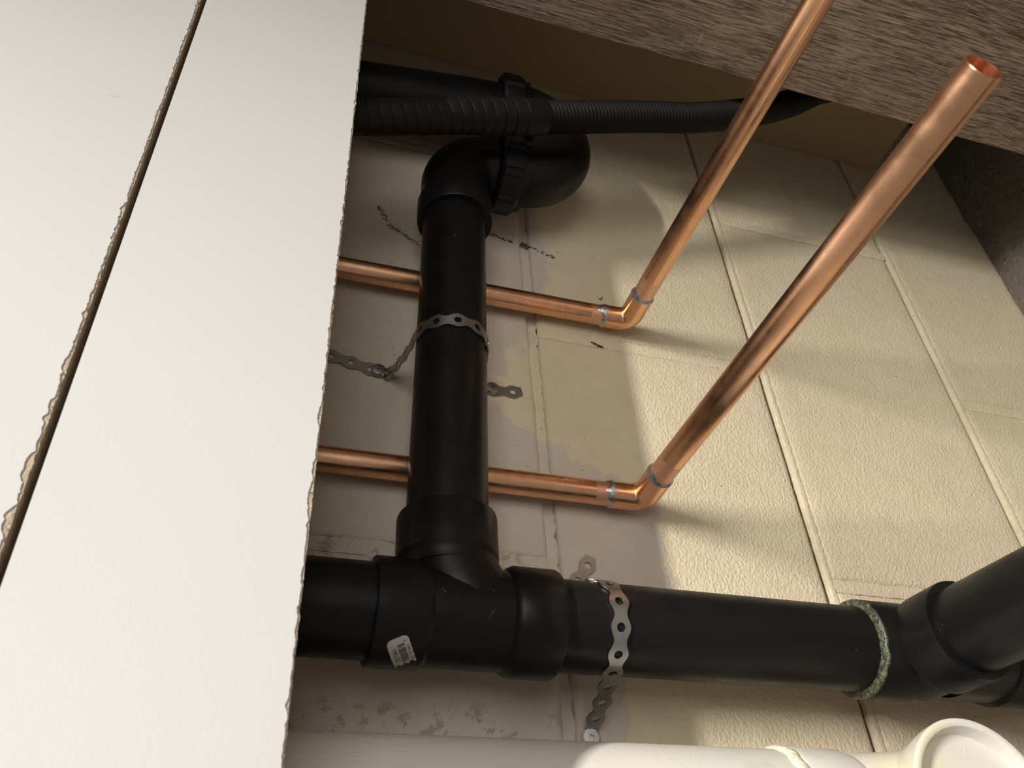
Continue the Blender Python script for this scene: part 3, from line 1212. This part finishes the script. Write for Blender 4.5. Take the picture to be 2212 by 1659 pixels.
ctrl2 = [((0.2570, 0.2090, WN), WZ), ((0.2480, 0.2050, WN), WZ), ((0.2390, 0.1990, WN), WZ), ((0.2300, 0.1920, WN - 0.002), (0.3, 0, -1)), ((0.2200, 0.1860, 0.436), (0.75, 0, -0.6)),
         ((0.2120, 0.1835, 0.418), (0.95, 0, -0.25)), on_stack(84, -0.005), on_stack(56, -0.0025), on_stack(27, 0.0), on_stack(-2, 0.0), on_stack(-35, 0.0), on_stack(-66, 0.0008), on_stack(-92, 0.0025),
         ((0.1572, 0.1908, 0.4130), (-0.95, 0, -0.25)), ((0.1530, 0.1930, 0.4270), (-0.95, 0, -0.25)), ((0.1485, 0.1942, 0.4420), (-0.85, 0, -0.4)),
         ((0.1440, 0.1945, WN - 0.0005), (-0.3, 0, -1)), ((0.1370, 0.1950, WN), WZ), ((0.126, 0.1955, WN), WZ)]
strap('bright perforated steel strap wrapped over the lower horizontal black pipe', ctrl2, None, 0, (0.16, 0.187, 0.375), 0.003)


def screw(label, u, v, tilt=(0, 0, -1), r=0.0052, mat=M_SCREW):
    t = thing('screw', label, 'screw', (u, v, WN))
    a = Vector(tilt).normalized()
    o = Vector((u, v, WN - 0.0006))
    mb = MB()
    mb.rev(o, a, [(-0.012, 0.002), (0.0, 0.002), (0.0, r), (0.0012, r), (0.0022, r * 0.86), (0.0026, 0.0022)], 36)
    seg = 36
    # square drive recess
    x = Vector((1, 0.25, 0))
    x = (x - a * x.dot(a)).normalized()
    y = a.cross(x)
    mb.f = mb.f[:-1]                       # open the cap for the recess
    top = [len(mb.v) - seg + i for i in range(seg)]
    k_ = len(mb.v)
    for dd in (0.0026, 0.0004):
        for i in range(seg):
            p_ = mb.v[top[i]] - o
            cx, cy = p_.dot(x), p_.dot(y)
            sc_ = 0.00135 / max(abs(cx), abs(cy), 1e-9)
            mb.v.append(o + a * dd + x * (cx * sc_) + y * (cy * sc_))
    for i in range(seg):
        j = (i + 1) % seg
        mb.f.append((top[i], top[j], k_ + j, k_ + i))
        mb.f.append((k_ + i, k_ + j, k_ + seg + j, k_ + seg + i))
    mb.f.append(tuple(k_ + seg + i for i in range(seg)))
    mb.build('screw_head', mat, t, angle=30)
    return t


screw('pan-head screw holding the strap left of the upright black pipe', 0.3806, 0.0655)
screw('pan-head screw half hidden right beside the upright black pipe', 0.3801, 0.1468)
screw('bright screw at the strap foot, half behind the white pipe', 0.1418, 0.1938, (-0.12, 0, -1), 0.0052, M_SCREW_B)

# ================================================================ WHITE PIPE WITH CLEANOUT
UW, NW, RW = 0.0904, 0.412, 0.036
pvc = thing('white_waste_pipe', 'white painted plastic pipe along the bottom edge with a round capped cleanout', 'pipe', (UW, 0.6, NW))
MB().rev((UW, 0, NW), AX_V, [(-0.40, RW), (0.284, RW)], 64).build('pipe_length', M_PVC, pvc)
mb = MB()
mb.rev((UW, 0, NW), AX_V, [(0.2805, RW), (0.2810, RW + 0.0010), (0.2825, RW + 0.0014), (0.3110, RW + 0.0010), (0.3140, RW + 0.0001), (0.317, RW - 0.0009),
                           (0.408, RW - 0.0009), (0.412, RW + 0.0012), (0.442, RW + 0.0014)], 64)
VC = 0.3625
mb.tube([(UW, VC, NW), (UW, VC, 0.398), (UW, VC, 0.386), (UW, VC, 0.378), (UW, VC, 0.369), (UW, VC, 0.3610)],
        [0.0354, 0.0356, 0.0364, 0.0381, 0.0403, 0.0409], 72, cap1=False)
# fillet that swells from the run into the branch
mb.tube([(UW, VC - 0.040, NW - 0.001), (UW, VC - 0.024, NW - 0.005), (UW, VC - 0.012, NW - 0.009)], [0.0350, 0.0349, 0.0347], 48)
mb.build('cleanout_tee', M_PVC_T, pvc, angle=40)
MB().rev((UW, 0, NW), AX_V, [(0.43, RW), (0.725, RW)], 48).build('pipe_length', M_PVC, pvc)
prof = [(-0.006, 0.0385), (0.0000, 0.0409), (0.0008, 0.0406), (0.0013, 0.0398), (0.0013, 0.0378), (0.0008, 0.0368), (-0.0010, 0.0360), (-0.0045, 0.0351), (-0.0080, 0.0336), (-0.0098, 0.0310), (-0.0105, 0.0270), (-0.0106, 0)]
MB().rev((UW, VC, 0.3610), (0, 0, -1), prof, 72).build('cleanout_plug', M_PVC_T, pvc)
ob = MB().rev((UW, 0, NW), AX_V, [(0.2745, RW + 0.0001), (0.2760, RW + 0.0014), (0.2782, RW + 0.0021), (0.2802, RW + 0.0018), (0.2812, RW + 0.0004)], 72).build('primer_bead', M_PRIMER, pvc, angle=60)
ob['label'] = 'cream dried primer bead'
for i, vtx in enumerate(ob.data.vertices):
    t_ = (i % 72) / 72 * 2 * math.pi
    w_ = 0.0013 * math.sin(3 * t_ + 1) + 0.0009 * math.sin(8 * t_) + 0.0006 * math.sin(19 * t_)
    vtx.co.z += w_
for o in scene.objects:
    if o.type == 'MESH':
        o.data.update()
